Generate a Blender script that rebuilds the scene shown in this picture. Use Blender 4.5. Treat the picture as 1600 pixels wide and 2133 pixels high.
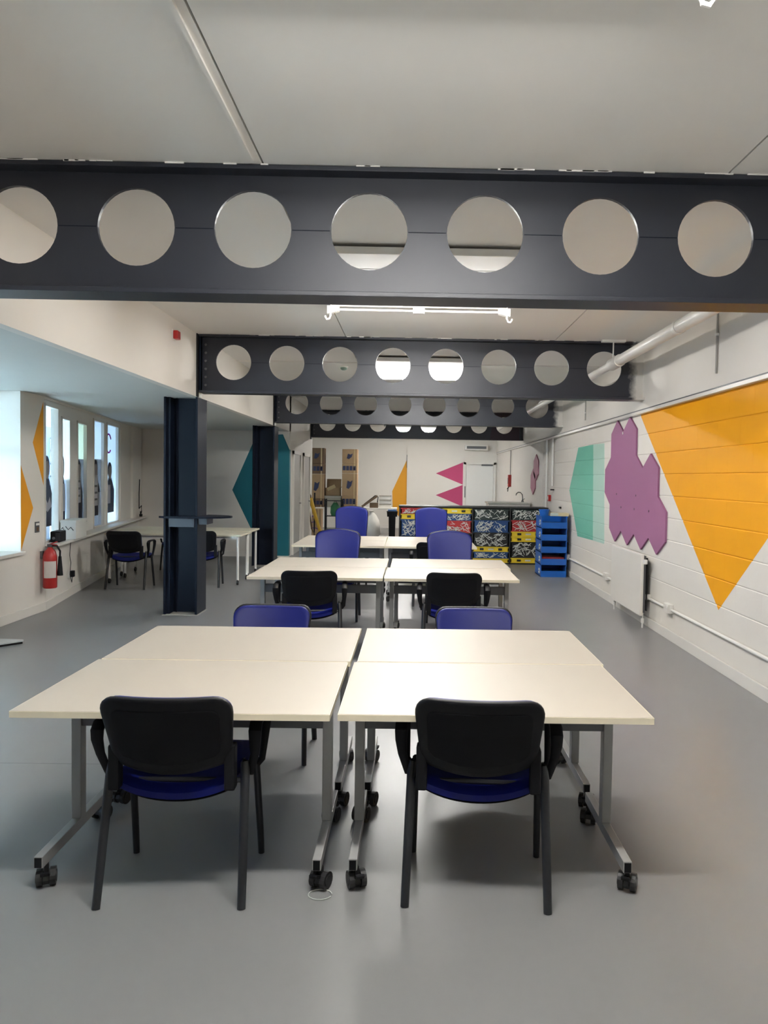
import bpy, bmesh, math, random
from mathutils import Vector, Matrix
random.seed(7)
for o in list(bpy.data.objects): bpy.data.objects.remove(o)
S = bpy.context.scene
COL = S.collection

# ------------------------------------------------------------------ camera
PITCH, YAW, ROLL, FPX, CX, CY = -0.0364548, 0.0124289, -0.0158735, 1550.0, 878.57, 1051.25
f = Vector((math.sin(YAW)*math.cos(PITCH), math.cos(YAW)*math.cos(PITCH), math.sin(PITCH)))
rt = f.cross(Vector((0, 0, 1))).normalized(); dn = f.cross(rt)
r_ = rt*math.cos(ROLL) + dn*math.sin(ROLL); d_ = -rt*math.sin(ROLL) + dn*math.cos(ROLL)
cd = bpy.data.cameras.new('camera'); cam = bpy.data.objects.new('camera', cd); COL.objects.link(cam)
m3 = Matrix((r_, -d_, -f)).transposed()
cam.matrix_world = Matrix.Translation((0, 0, 1.6)) @ m3.to_4x4()
cd.sensor_fit = 'HORIZONTAL'; cd.sensor_width = 36.0; cd.lens = 36.0*FPX/1600
cd.shift_x = (800-CX)/1600; cd.shift_y = (CY-1066.5)/1600
cd.clip_start = 0.05; cd.clip_end = 200
S.camera = cam
# ------------------------------------------------------------------ sky, exposure
LAMP = 55.0
w = bpy.data.worlds.new('sky'); S.world = w; w.use_nodes = True
bg = w.node_tree.nodes['Background']; bg.inputs[0].default_value = (0.64, 0.84, 1.0, 1); bg.inputs[1].default_value = 32.0
S.view_settings.view_transform = 'Standard'; S.view_settings.look = 'None'
S.view_settings.exposure = 1.85; S.view_settings.gamma = 1.0; S.view_settings.use_curve_mapping = False

# ------------------------------------------------------------------ materials
def lin(c): return tuple((v/12.92 if v <= .04045 else ((v+.055)/1.055)**2.4) for v in c)
def rgb(r, g, b): return lin((r/255, g/255, b/255))
MATS = {}
def mat(name, c, rough=.6, metal=0, var=.04, scale=6, bump=0, spec=.5, coat=0):
    if name in MATS: return MATS[name]
    m = bpy.data.materials.new(name); m.use_nodes = True; nt = m.node_tree; N, L = nt.nodes, nt.links
    b = N['Principled BSDF']; b.inputs['Roughness'].default_value = rough; b.inputs['Metallic'].default_value = metal
    b.inputs['Specular IOR Level'].default_value = spec
    b.inputs['Coat Weight'].default_value = coat
    g = N.new('ShaderNodeNewGeometry'); n = N.new('ShaderNodeTexNoise'); n.inputs['Scale'].default_value = scale; n.inputs['Detail'].default_value = 4
    L.new(g.outputs['Position'], n.inputs['Vector'])
    rp = N.new('ShaderNodeMapRange'); rp.inputs[3].default_value = 1-var; rp.inputs[4].default_value = 1+var
    L.new(n.outputs['Fac'], rp.inputs[0])
    mx = N.new('ShaderNodeMix'); mx.data_type = 'RGBA'; mx.blend_type = 'MULTIPLY'; mx.inputs[0].default_value = 1
    mx.inputs[6].default_value = (*c, 1); L.new(rp.outputs[0], mx.inputs[7]); L.new(mx.outputs[2], b.inputs['Base Color'])
    if bump:
        n2 = N.new('ShaderNodeTexNoise'); n2.inputs['Scale'].default_value = scale*12; n2.inputs['Detail'].default_value = 3
        L.new(g.outputs['Position'], n2.inputs['Vector'])
        bp = N.new('ShaderNodeBump'); bp.inputs['Strength'].default_value = bump; bp.inputs['Distance'].default_value = .004
        L.new(n2.outputs['Fac'], bp.inputs['Height']); L.new(bp.outputs[0], b.inputs['Normal'])
    m['_base'] = mx.name
    MATS[name] = m; return m
def paint(m, axes, polys):
    """flat painted shapes on a wall: convex polygons in world metres, colour switched inside each."""
    nt = m.node_tree; N, L = nt.nodes, nt.links; mx = N[m['_base']]
    g = N.new('ShaderNodeNewGeometry'); sp = N.new('ShaderNodeSeparateXYZ'); L.new(g.outputs['Position'], sp.inputs[0])
    a, b = (sp.outputs['XYZ'.index(k)] for k in axes)
    cur = None
    for pts, col in polys:
        area = sum(pts[i][0]*pts[(i+1) % len(pts)][1]-pts[(i+1) % len(pts)][0]*pts[i][1] for i in range(len(pts)))
        if area < 0: pts = pts[::-1]
        acc = None
        for i in range(len(pts)):
            (x0, y0), (x1, y1) = pts[i], pts[(i+1) % len(pts)]
            nx, ny = -(y1-y0), (x1-x0); c0 = -(nx*x0+ny*y0)
            m1 = N.new('ShaderNodeMath'); m1.operation = 'MULTIPLY_ADD'; m1.inputs[1].default_value = nx; m1.inputs[2].default_value = c0; L.new(a, m1.inputs[0])
            m2 = N.new('ShaderNodeMath'); m2.operation = 'MULTIPLY_ADD'; m2.inputs[1].default_value = ny; L.new(b, m2.inputs[0]); L.new(m1.outputs[0], m2.inputs[2])
            m3_ = N.new('ShaderNodeMath'); m3_.operation = 'GREATER_THAN'; m3_.inputs[1].default_value = 0; L.new(m2.outputs[0], m3_.inputs[0])
            if acc is None: acc = m3_
            else:
                k = N.new('ShaderNodeMath'); k.operation = 'MULTIPLY'; L.new(acc.outputs[0], k.inputs[0]); L.new(m3_.outputs[0], k.inputs[1]); acc = k
        x = N.new('ShaderNodeMix'); x.data_type = 'RGBA'; L.new(acc.outputs[0], x.inputs[0])
        if cur is None: x.inputs[6].default_value = mx.inputs[6].default_value
        else: L.new(cur.outputs[2], x.inputs[6])
        x.inputs[7].default_value = (*col, 1); cur = x
    L.new(cur.outputs[2], mx.inputs[6])
def emit(name, c, s):
    m = bpy.data.materials.new(name); m.use_nodes = True; nt = m.node_tree
    b = nt.nodes['Principled BSDF']; b.inputs['Base Color'].default_value = (.8, .8, .8, 1)
    b.inputs['Emission Color'].default_value = (*c, 1); b.inputs['Emission Strength'].default_value = s
    MATS[name] = m; return m
def glassmat():
    m = bpy.data.materials.new('glass'); m.use_nodes = True; nt = m.node_tree; N, L = nt.nodes, nt.links
    t = N.new('ShaderNodeBsdfTransparent'); t.inputs[0].default_value = (.93, .97, .97, 1)
    g = N.new('ShaderNodeBsdfGlossy'); g.inputs['Roughness'].default_value = .02
    mx = N.new('ShaderNodeMixShader'); mx.inputs[0].default_value = .07
    L.new(t.outputs[0], mx.inputs[1]); L.new(g.outputs[0], mx.inputs[2]); L.new(mx.outputs[0], N['Material Output'].inputs[0])
    return m
def filmmat(name, c, tr=.75):
    m = bpy.data.materials.new(name); m.use_nodes = True; nt = m.node_tree; N, L = nt.nodes, nt.links
    t = N.new('ShaderNodeBsdfTranslucent'); t.inputs[0].default_value = (*c, 1)
    d = N.new('ShaderNodeBsdfDiffuse'); d.inputs[0].default_value = (*c, 1)
    mx = N.new('ShaderNodeMixShader'); mx.inputs[0].default_value = 1-tr
    L.new(t.outputs[0], mx.inputs[1]); L.new(d.outputs[0], mx.inputs[2]); L.new(mx.outputs[0], N['Material Output'].inputs[0])
    return m

WHITE = rgb(226, 221, 212)
M_wall = mat('wall_paint', WHITE, .65, var=.02, scale=3, bump=.05)
M_ceil = mat('ceiling_paint', rgb(240, 237, 231), .7, var=.02, scale=2)
M_white = mat('white_plastic', rgb(232, 230, 224), .4, var=.01)
M_gloss = mat('white_gloss', rgb(226, 222, 214), .35, var=.02)
M_navy = mat('navy_steel_paint', rgb(34, 38, 50), .42, var=.07, scale=5, bump=.04)
M_navyc = mat('navy_column_paint', rgb(14, 21, 34), .5, var=.07, scale=4, bump=.04, spec=.14)
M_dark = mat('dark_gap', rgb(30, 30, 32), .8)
M_table = mat('cream_laminate', rgb(181, 173, 160), .45, var=.012, scale=3, spec=.35)
M_edge = mat('cream_edge_band', rgb(226, 217, 192), .4, var=.02)
M_grey = mat('grey_steel', rgb(150, 150, 148), .38, metal=.15, var=.05)
M_greyd = mat('grey_rail', rgb(98, 99, 101), .45, metal=.2, var=.05)
M_black = mat('black_plastic', rgb(10, 11, 15), .55, var=.1, scale=30, bump=.06, spec=.25)
M_blackf = mat('black_frame', rgb(27, 29, 33), .38, var=.06)
M_blue = mat('blue_vinyl', rgb(10, 21, 98), .5, var=.06, scale=8, spec=.25)
M_rubber = mat('caster_rubber', rgb(32, 32, 33), .45, var=.05)
M_red = mat('red_paint', rgb(170, 34, 32), .35, var=.05)
M_yellow = mat('yellow_plastic', rgb(214, 186, 40), .45, var=.05)
M_cblue = mat('blue_plastic', rgb(22, 92, 178), .4, var=.08)
M_cnavy = mat('dark_blue_plastic', rgb(20, 62, 112), .45, var=.1)
M_cred = mat('red_plastic', rgb(166, 34, 38), .45, var=.08)
M_cblk = mat('black_crate', rgb(22, 24, 24), .5, var=.1)
M_cgrn = mat('dark_green_crate', rgb(26, 42, 40), .5, var=.1)
M_strip = mat('pale_strips', rgb(196, 198, 192), .5, var=.1)
M_card = mat('cardboard', rgb(150, 122, 90), .85, var=.08, scale=12)
M_cardd = mat('cardboard_dark', rgb(104, 80, 58), .85, var=.1, scale=12)
M_print = mat('navy_print', rgb(40, 46, 78), .7)
M_purple = mat('purple_board', rgb(150, 96, 132), .7, var=.025, scale=4)
M_glass = glassmat()

# ------------------------------------------------------------------ mesh helpers
class MB:
    def __init__(s): s.bm = bmesh.new()
    def box(s, x0, x1, y0, y1, z0, z1, bev=0):
        r = bmesh.ops.create_cube(s.bm, size=1)
        vs = r['verts']
        for v in vs: v.co = Vector(((x0+x1)/2+v.co.x*(x1-x0), (y0+y1)/2+v.co.y*(y1-y0), (z0+z1)/2+v.co.z*(z1-z0)))
        if bev:
            es = list({e for v in vs for e in v.link_edges})
            bmesh.ops.bevel(s.bm, geom=es, offset=bev, segments=2, profile=.6, affect='EDGES')
        return s
    def tube(s, pts, r, n=8, caps=True, sx=1, sy=1, up=None):
        pts = [Vector(p) for p in pts]; rs = r if isinstance(r, (list, tuple)) else [r]*len(pts)
        prev = None; first = None
        for i, p in enumerate(pts):
            if i == 0: d = pts[1]-pts[0]
            elif i == len(pts)-1: d = pts[-1]-pts[-2]
            else: d = (pts[i+1]-pts[i]).normalized()+(pts[i]-pts[i-1]).normalized()
            d.normalize()
            u0 = Vector(up) if up else (Vector((0, 0, 1)) if abs(d.z) < .9 else Vector((0, 1, 0)))
            a = d.cross(u0).normalized(); b = d.cross(a)
            ring = [s.bm.verts.new(p+a*math.cos(2*math.pi*k/n)*rs[i]*sx+b*math.sin(2*math.pi*k/n)*rs[i]*sy) for k in range(n)]
            if prev:
                for k in range(n): s.bm.faces.new((prev[k], prev[(k+1) % n], ring[(k+1) % n], ring[k]))
            else: first = ring
            prev = ring
        if caps:
            s.bm.faces.new(first[::-1]); s.bm.faces.new(prev)
        return s
    def bar(s, a, b, w, h, up=(0, 0, 1)):
        """rectangular bar from a to b"""
        a, b = Vector(a), Vector(b); d = (b-a).normalized(); u = Vector(up)
        if abs(d.dot(u)) > .95: u = Vector((0, 1, 0))
        x = d.cross(u).normalized(); y = x.cross(d)
        vs = []
        for p in (a, b):
            for sx, sy in ((-1, -1), (1, -1), (1, 1), (-1, 1)): vs.append(s.bm.verts.new(p+x*sx*w/2+y*sy*h/2))
        for q in ((3, 2, 1, 0), (4, 5, 6, 7), (0, 1, 5, 4), (1, 2, 6, 5), (2, 3, 7, 6), (3, 0, 4, 7)): s.bm.faces.new([vs[i] for i in q])
        return s
    def lathe(s, prof, n=20, c=(0, 0, 0)):
        c = Vector(c); prev = None
        for r, z in prof:
            ring = [s.bm.verts.new(c+Vector((max(r, 1e-4)*math.cos(2*math.pi*k/n), max(r, 1e-4)*math.sin(2*math.pi*k/n), z))) for k in range(n)]
            if prev:
                for k in range(n): s.bm.faces.new((prev[k], prev[(k+1) % n], ring[(k+1) % n], ring[k]))
            prev = ring
        return s
    def prism(s, pts, axis, a0, a1):
        """polygon pts in the two other axes, extruded along axis from a0 to a1"""
        def P(p, a):
            if axis == 'x': return (a, p[0], p[1])
            if axis == 'y': return (p[0], a, p[1])
            return (p[0], p[1], a)
        A = [s.bm.verts.new(P(p, a0)) for p in pts]; B = [s.bm.verts.new(P(p, a1)) for p in pts]
        n = len(pts)
        s.bm.faces.new(A); s.bm.faces.new(B[::-1])
        for i in range(n): s.bm.faces.new((A[i], B[i], B[(i+1) % n], A[(i+1) % n]))
        return s
    def build(s, name, m, parent=None, smooth=False, loc=None, rz=0):
        bmesh.ops.recalc_face_normals(s.bm, faces=s.bm.faces)
        me = bpy.data.meshes.new(name); s.bm.to_mesh(me); s.bm.free()
        if isinstance(m, (list, tuple)):
            for q in m: me.materials.append(q)
        else: me.materials.append(m)
        if smooth:
            for p in me.polygons: p.use_smooth = True
            try: me.set_sharp_from_angle(angle=math.radians(40))
            except Exception: pass
        o = bpy.data.objects.new(name, me); COL.objects.link(o)
        if parent: o.parent = parent
        if loc: o.location = loc
        if rz: o.rotation_euler = (0, 0, rz)
        return o
def bx(name, m, b, parent=None, bev=0, **k): return MB().box(*b, bev=bev).build(name, m, parent, **k)
def tag(o, label, cat, group=None, kind=None):
    o['label'] = label; o['category'] = cat
    if group: o['group'] = group
    if kind: o['kind'] = kind
    return o
def struct(o, label=None):
    o['kind'] = 'structure'
    if label: o['label'] = label
    return o
def thing(name, label, cat, loc=(0, 0, 0), rz=0, group=None):
    o = bpy.data.objects.new(name, None); COL.objects.link(o); o.location = loc; o.rotation_euler = (0, 0, rz); o.empty_display_size = .1
    return tag(o, label, cat, group)
def copy_tree(o, parent=None):
    c = o.copy(); COL.objects.link(c); c.parent = parent
    for ch in [k for k in bpy.data.objects if k.parent == o]: copy_tree(ch, c)
    return c
def dup(root, loc, rz, label):
    r = copy_tree(root); r.location = loc; r.rotation_euler = (0, 0, rz); r['label'] = label; return r

# ------------------------------------------------------------------ dimensions
RW, SX, CZ, LZ = 2.62, -2.42, 3.155, 2.46       # right wall, soffit face, ceiling, low ceiling
YB = 23.2
BEAMS = (3.89, 8.45, 13.0, 17.65)
BAYS = (.16, 4.56, 9.12, 13.7, 18.3)            # offsets of the light fittings

# ================================================================== STRUCTURE
# floor: grey sheet vinyl, a little sheen
mf = mat('grey_vinyl_floor', rgb(124, 124, 124), .32, var=.06, scale=1.3, bump=.015, spec=.45)
fl = MB().box(-7, 3, -3, 24, -.1, 0).build('floor', mf); struct(fl, 'grey sheet vinyl floor with a soft sheen')
# weld lines between sheets
for i, y in enumerate((4.05,)):
    bx('floor_seam', mat('vinyl_seam', rgb(112, 114, 115), .5), (-4.2, -1.2, y, y+.005, 0, .0006), fl)

# ceiling: boards with open joints, one row for each bay
ce = MB().box(-7, 3, -3, 24, CZ+.02, CZ+.14).build('ceiling', M_dark); struct(ce, 'white painted board ceiling with dark joints')
ys = [-3]+[b for b in BEAMS]+[24]
for i in range(len(ys)-1):
    for (xa, xb) in ((-7, -.778), (-.768, 1.562), (1.572, 3)):
        bx('ceiling_board', M_ceil, (xa, xb, ys[i]+.004, ys[i+1]-.004, CZ, CZ+.02), ce)
bx('cable_conduit', M_ceil, (-.828, -.811, -2, 3.75, CZ-.012, CZ), ce)
bx('cable_conduit', M_ceil, (SX+.02, 2.6, 10.2, 10.225, CZ-.018, CZ), ce)
bx('ceiling_cover_strip', M_ceil, (SX+.02, 2.6, 14.7, 14.76, CZ-.02, CZ), ce)

# low ceiling over the window side and its soffit face
lc = MB().box(-7, SX-.08, -3, 14.6, LZ, LZ+.1).build('ceiling_low', mat('low_ceiling_paint', rgb(205, 206, 200), .7, var=.02)); struct(lc, 'low white ceiling along the window side')
sf = MB().box(SX-.08, SX, -3, 17.7, LZ, CZ).build('wall_soffit', M_wall); struct(sf, 'white downstand wall between high and low ceiling')
# trim strips where columns meet the soffit
for i, y in enumerate(BEAMS):
    o = bx('trim_%d' % (i+1), M_white, (SX, SX+.035, y-.06, y-.02, LZ, CZ)); struct(o)
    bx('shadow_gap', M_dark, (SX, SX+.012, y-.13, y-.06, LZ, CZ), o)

# right wall: painted blockwork with murals
YEL = rgb(232, 160, 8); GRN = rgb(112, 184, 162); GRNL = rgb(176, 208, 194)
MW = mat('mural_wall_paint', WHITE, .6, var=.02, scale=3, bump=.06, spec=.3)
paint(MW, 'YZ', [([(8.63, 2.38), (6.27, .512), (3.98, 2.38)], YEL),
                 ([(11.81, 2.115), (12.42, 1.43), (11.73, .71), (10.72, .73), (10.83, 2.12)], GRN),
                 ([(10.83, 2.12), (10.72, .73), (10.08, .735), (10.2, 2.11)], GRNL)])
MJ = MW
rw = MB().box(RW+.006, RW+.2, -3, 24, 0, CZ).build('wall_right', MJ); struct(rw, 'white painted block wall with yellow triangle and green mural')
bx('upper_wall', M_wall, (RW-.03, RW+.006, -3, 24, 2.4, CZ), rw)
bx('wall_panel', MJ, (RW, RW+.006, -3, 4.6, 0, 2.4), rw); bx('wall_panel', MJ, (RW, RW+.006, 15.0, 24, 0, 2.4), rw)
BH, BL = .225, .45
def block_mesh(l, h, nm):
    b = MB(); hj = .0035; e = .0004
    # bed joints chamfered top and bottom, perpends almost closed by paint
    b.bm.verts.ensure_lookup_table()
    V = [b.bm.verts.new((x_, y_, z_)) for y_ in (-l/2+e, l/2-e) for x_, z_ in ((.02, -h/2+hj), (.003, -h/2+hj), (0, -h/2+hj+.004), (0, h/2-hj-.004), (.003, h/2-hj), (.02, h/2-hj))]
    for k in range(6): b.bm.faces.new((V[k], V[(k+1) % 6], V[6+(k+1) % 6], V[6+k]))
    b.bm.faces.new(V[:6]); b.bm.faces.new(V[6:])
    o = b.build(nm, MW); return o
proto = block_mesh(BL, BH, 'block'); half = block_mesh(BL/2, BH, 'block')
used = {id(proto): False, id(half): False}
def place(p, y, z):
    if not used[id(p)]: o = p; used[id(p)] = True
    else:
        o = p.copy(); COL.objects.link(o)
    o.parent = rw; o.location = (RW, y, z)
for r in range(10):
    z = .1+BH*r+BH/2; off = 0 if r % 2 == 0 else BL/2
    if off: place(half, 4.6+BL/4, z)
    n = int((15.0-4.6-off)/BL+1e-6)
    for k in range(n): place(proto, 4.6+off+BL*k+BL/2, z)
    y1 = 4.6+off+BL*n
    if 15.0-y1 > .2: place(half, y1+BL/4, z)
# rail at mural height, skirting, surface trunking
o = bx('trim_5', M_gloss, (RW-.045, RW+.006, -3, 23.1, 2.365, 2.4), bev=.004); struct(o, 'white ledge running along the right wall above the murals')
bx('cable', M_greyd, (RW-.04, RW-.028, 4, 23, 2.4, 2.412), o)  # thin grey strip drawn as the dark line on top of the ledge
o = bx('baseboard_right', M_gloss, (RW-.016, RW+.01, -3, 14.9, 0, .1), bev=.004); struct(o, 'white skirting board along the right wall')
# back wall
MBK = mat('back_wall_paint', WHITE, .65, var=.02, scale=3)
PK = rgb(182, 62, 106); PKL = rgb(240, 120, 160)
paint(MBK, 'XZ', [([(.715, 1.737), (1.56, 2.094), (1.557, 1.40)], PK), ([(.72, 1.06), (1.558, 1.39), (1.56, .717)], PK),
                  ([(-.19, 2.16), (-.64, 1.16), (-.62, .6), (-.19, .1)], rgb(222, 156, 24))])
o = MB().box(-7, -.185, YB+.12, YB+.4, 0, CZ).box(-.185, 3, YB, YB+.4, 0, CZ).build('wall_back', MBK); struct(o, 'white back wall with pink triangles and a yellow mural')
bx('conduit', M_greyd, (-.2, -.185, YB-.01, YB+.12, 1.9, 2.3), o)
o2 = bx('baseboard_back', M_gloss, (-7, -.2, YB+.1, YB+.12, 0, .12)); struct(o2)
# door in the back wall
d1 = thing('door_1', 'white flush door in the back wall beside pink triangles', 'door', (2.08, YB, 0)); d1['kind'] = 'structure'; del d1['category']
bx('door_leaf', mat('door_white', rgb(226, 224, 218), .4, var=.02), (-.42, .42, -.02, 0, .01, 2.02), d1)
for b in ((-.5, -.43, -.04, 0, 0, 2.1), (.43, .5, -.04, 0, 0, 2.1), (-.5, .5, -.04, 0, 2.03, 2.1)): bx('door_frame', M_gloss, b, d1)
bx('door_closer', M_greyd, (.05, .4, -.06, -.02, 1.99, 2.04), d1)
bx('push_plate', M_greyd, (-.47, -.44, -.045, -.04, 1.0, 1.35), d1)
# wall behind the camera
o = MB().box(-7, 3, -3.2, -3, 0, CZ+.1).build('wall_front', M_wall); struct(o)

# window side: straight wall with deep recesses up to y 8.56, then an angled window wall
LX = -4.22
MP = mat('pier_paint', WHITE, .65, var=.02, scale=3)
YD = rgb(226, 152, 10)
paint(MP, 'YZ', [([(8.56, 2.4), (8.32, 1.92), (8.56, 1.44)], YD), ([(8.064, 1.67), (8.323, 1.194), (8.064, .735)], YD)])
lw = MB().box(LX-.4, LX, 8.06, 8.58, 0, LZ).box(LX-.4, LX, 1.0, 8.06, 0, .70).box(LX-.4, LX, -3, 1.0, 0, LZ).build('wall_left', MP); struct(lw, 'white wall and window pier with yellow mural corners')
bx('sill_board', M_gloss, (LX-.4, LX+.05, 1.0, 8.075, .70, .735), lw, bev=.005)
o = bx('baseboard_left', M_gloss, (LX, LX+.016, -3, 8.58, 0, .1), bev=.004); struct(o, 'white skirting board under the yellow painted pier')
# big near window in the recess
wn = MB()
for y in (1.0, 2.7, 4.0, 5.3, 6.6, 8.0): wn.box(LX-.4, LX-.34, y-.0, y+.06, .735, LZ)
wn.box(LX-.4, LX-.34, 1.0, 8.06, .735, .8).box(LX-.4, LX-.34, 1.0, 8.06, LZ-.06, LZ).box(LX-.4, LX-.34, 1.0, 8.06, 1.8, 1.86)
o = wn.build('window_1', M_white); struct(o, 'tall white framed window in the near recess')
bx('pane', M_glass, (LX-.372, LX-.368, 1.0, 8.06, .75, LZ), o)

# angled window wall: local frame, t runs along the wall, n points into the room
A0 = Vector((LX, 8.58, 0)); SL = -.185
T = Vector((SL, 1, 0)).normalized(); NN = Vector((T.y, -T.x, 0))
ang = math.atan2(T.y, T.x)
def wall_thing(name): 
    o = bpy.data.objects.new(name, None); COL.objects.link(o); o.location = A0; o.rotation_euler = (0, 0, ang); return o
# local x = along wall, local y = +out of the room (left of direction), -y into the room
wa = MB().box(0, 6.2, 0, .3, 0, .74).box(4.3, 6.2, 0, .3, .74, LZ).box(0, 4.3, 0, .3, LZ-.03, LZ).build('wall_window', M_wall, loc=A0, rz=ang); struct(wa, 'white angled wall below the poster windows')
bx('sill_board', M_gloss, (0, 6.1, -.16, .06, .74, .77), wa, bev=.006)
bx('pier', M_wall, (5.2, 6.1, -.04, 0, .77, LZ), wa)
o = bx('baseboard_window', M_gloss, (0, 6.15, -.016, 0, 0, .1), loc=A0, rz=ang); struct(o)
w2 = MB()
PAN = [(.08, .58, .80, 2.36), (.78, 1.10, .90, 2.26), (1.52, 1.98, .90, 2.26), (2.44, 3.06, .80, 2.36), (3.32, 4.14, .80, 2.36)]
# frame members between the lights
edges = [0]+[v for p in PAN for v in p[:2]]+[4.3]
for i in range(0, len(edges), 2): w2.box(edges[i], edges[i+1], .02, .09, .77, LZ-.03)
for a, b, z0, z1 in PAN: w2.box(a, b, .02, .09, .77, z0).box(a, b, .02, .09, z1, LZ-.03)
win2 = w2.build('window_2', M_white, loc=A0, rz=ang); struct(win2, 'row of white framed lights with printed poster film')
for a, b, z0, z1 in PAN:
    bx('pane', M_glass, (a, b, .053, .057, z0, z1), win2)
    bx('pane_frame', M_gloss, (a-.03, a, .005, .02, z0-.03, z1+.03), win2); bx('pane_frame', M_gloss, (b, b+.03, .005, .02, z0-.03, z1+.03), win2)
    bx('pane_frame', M_gloss, (a-.03, b+.03, .005, .02, z1, z1+.03), win2); bx('pane_frame', M_gloss, (a-.03, b+.03, .005, .02, z0-.03, z0), win2)
# poster film on the panes: printed grey figures (flat print on film)
F_l = filmmat('film_pale', rgb(228, 232, 238)); F_m = filmmat('film_grey', rgb(160, 160, 162)); F_d = filmmat('film_dark', rgb(112, 113, 120)); F_w = filmmat('film_white', rgb(244, 244, 246)); F_p = filmmat('film_magenta', rgb(180, 60, 170)); F_s = filmmat('film_skin', rgb(214, 210, 208))
def ell(cx, cz, rx, rz, n=18): return [(cx+rx*math.cos(2*math.pi*k/n), cz+rz*math.sin(2*math.pi*k/n)) for k in range(n)]
def film(name, m, pts, lay, parent=win2): return MB().prism(pts, 'y', .049-lay*.0008, .0496-lay*.0008).build(name, m, parent)
def rect(a, b, c, d): return [(a, c), (b, c), (b, d), (a, d)]
def figure(a, b, ztop, hold=None, lean=0):
    w_ = b-a; c = a+w_*.45
    film('printed_figure', F_d, [(a+.02, .95), (b-.1*w_, .95), (b-.05*w_, ztop-.42), (c+.26*w_, ztop-.27), (c+.1*w_, ztop-.2), (c-.1*w_, ztop-.2), (c-.2*w_, ztop-.27), (a+.02, ztop-.34)], 2)
    film('printed_figure', F_d, ell(c, ztop-.1, .16*w_+.05, .13), 2)
    film('printed_figure', F_s, ell(c+.02, ztop-.14, .12*w_+.035, .11), 3)
    if hold:
        film('printed_figure', F_w, rect(a+.03, b-.3*w_, hold[0], hold[1]), 3)
        for k in range(3): film('printed_figure', F_m, rect(a+.07, b-.36*w_, hold[0]+.08+k*.1, hold[0]+.11+k*.1), 4)
p = PAN
film('poster_film', F_l, rect(p[0][0], p[0][1]-.2, .80, 1.05), 0)
figure(p[0][0], p[0][1]-.1, 1.76); film('printed_figure', F_w, [(p[0][0]+.03, 1.2), (p[0][0]+.12, 1.3), (p[0][0]+.2, 1.22), (p[0][0]+.3, 1.3), (p[0][0]+.36, 1.18), (p[0][0]+.2, 1.12)], 3)
film('poster_film', F_l, rect(p[1][0], p[1][1], .9, 1.5), 0); figure(p[1][0], p[1][1]-.04, 1.78); film('printed_figure', F_l, rect(p[1][0]+.05, p[1][1]-.03, 1.1, 1.45), 3)
film('poster_film', F_m, rect(p[2][0], p[2][1], .9, 1.78), 0); film('poster_film', filmmat('film_cream', rgb(232, 236, 222)), rect(p[2][0], p[2][1], 1.78, 2.26), 0); figure(p[2][0], p[2][1]-.03, 1.74, (1.18, 1.5))
film('poster_film', F_m, rect(p[3][0], p[3][1], .8, 1.8), 0); film('poster_film', F_l, rect(p[3][0], p[3][1], 1.8, 2.36), 0); figure(p[3][0], p[3][1]-.06, 1.76, (1.1, 1.56)); film('poster_film', F_l, rect(p[3][0]+.42, p[3][1], .8, 1.3), 3)
film('poster_film', F_l, rect(p[4][0], p[4][1], .8, 2.36), 0); figure(p[4][0]+.05, p[4][1]-.1, 1.74); film('printed_figure', F_w, rect(p[4][0]+.12, p[4][0]+.4, 1.1, 1.4), 3)
ring = ell(p[4][0]+.26, 2.07, .17, .15, 24); MB().tube([(x, .047, z) for x, z in ring[2:22]], .012, 5).build('printed_swirl', F_p, win2)

# far wall of the window side, with a teal mural
MT = mat('alcove_wall_paint', WHITE, .65, var=.02, scale=3); TEAL = rgb(0, 100, 114)
paint(MT, 'XZ', [([(-3.53, 1.30), (-3.07, 2.37), (-2.55, 2.40), (-2.40, 2.06), (-2.40, .02), (-2.9, .02)], TEAL)])
o = MB().box(-7, -2.42, 14.6, 14.75, 0, CZ).build('wall_alcove', MT); struct(o, 'white wall with large teal hexagon behind the columns')
bx('skirting', M_gloss, (-5.4, -3.2, 14.585, 14.6, 0, .1), o)
MLF = mat('corridor_wall_paint', WHITE, .65, var=.02)
o = MB().box(-2.57, -2.42, 14.75, 17.7, 0, LZ).build('wall_storage', MLF); struct(o, 'white inner wall with doors beyond the teal mural')
dg = mat('door_grey', rgb(176, 174, 168), .5, var=.03)
for i, (a, b) in enumerate(((14.95, 15.95), (16.35, 17.35))):
    o = bx('door_%d' % (i+2), dg, (-2.42, -2.405, a+.07, b-.07, 0, 2.03)); struct(o, ('first' if i == 0 else 'second')+' grey door on the inner wall past the teal mural')
    for q in ((a, a+.07, 0, 2.1), (b-.07, b, 0, 2.1), (a, b, 2.03, 2.1)): bx('door_frame', M_gloss, (-2.42, -2.385, q[0], q[1], q[2], q[3]), o)
    MB().tube([(-2.4, b-.16, 1.02), (-2.36, b-.16, 1.02), (-2.36, b-.27, 1.02)], .009, 6).build('door_handle', M_greyd, o)
o = bx('wall_post', M_gloss, (-2.6, -2.42, 17.7, 17.9, 0, CZ)); struct(o)
o = bx('wall_store_side', M_wall, (-7, -4.2, 17.7, 24, 0, CZ)); struct(o)

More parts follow.
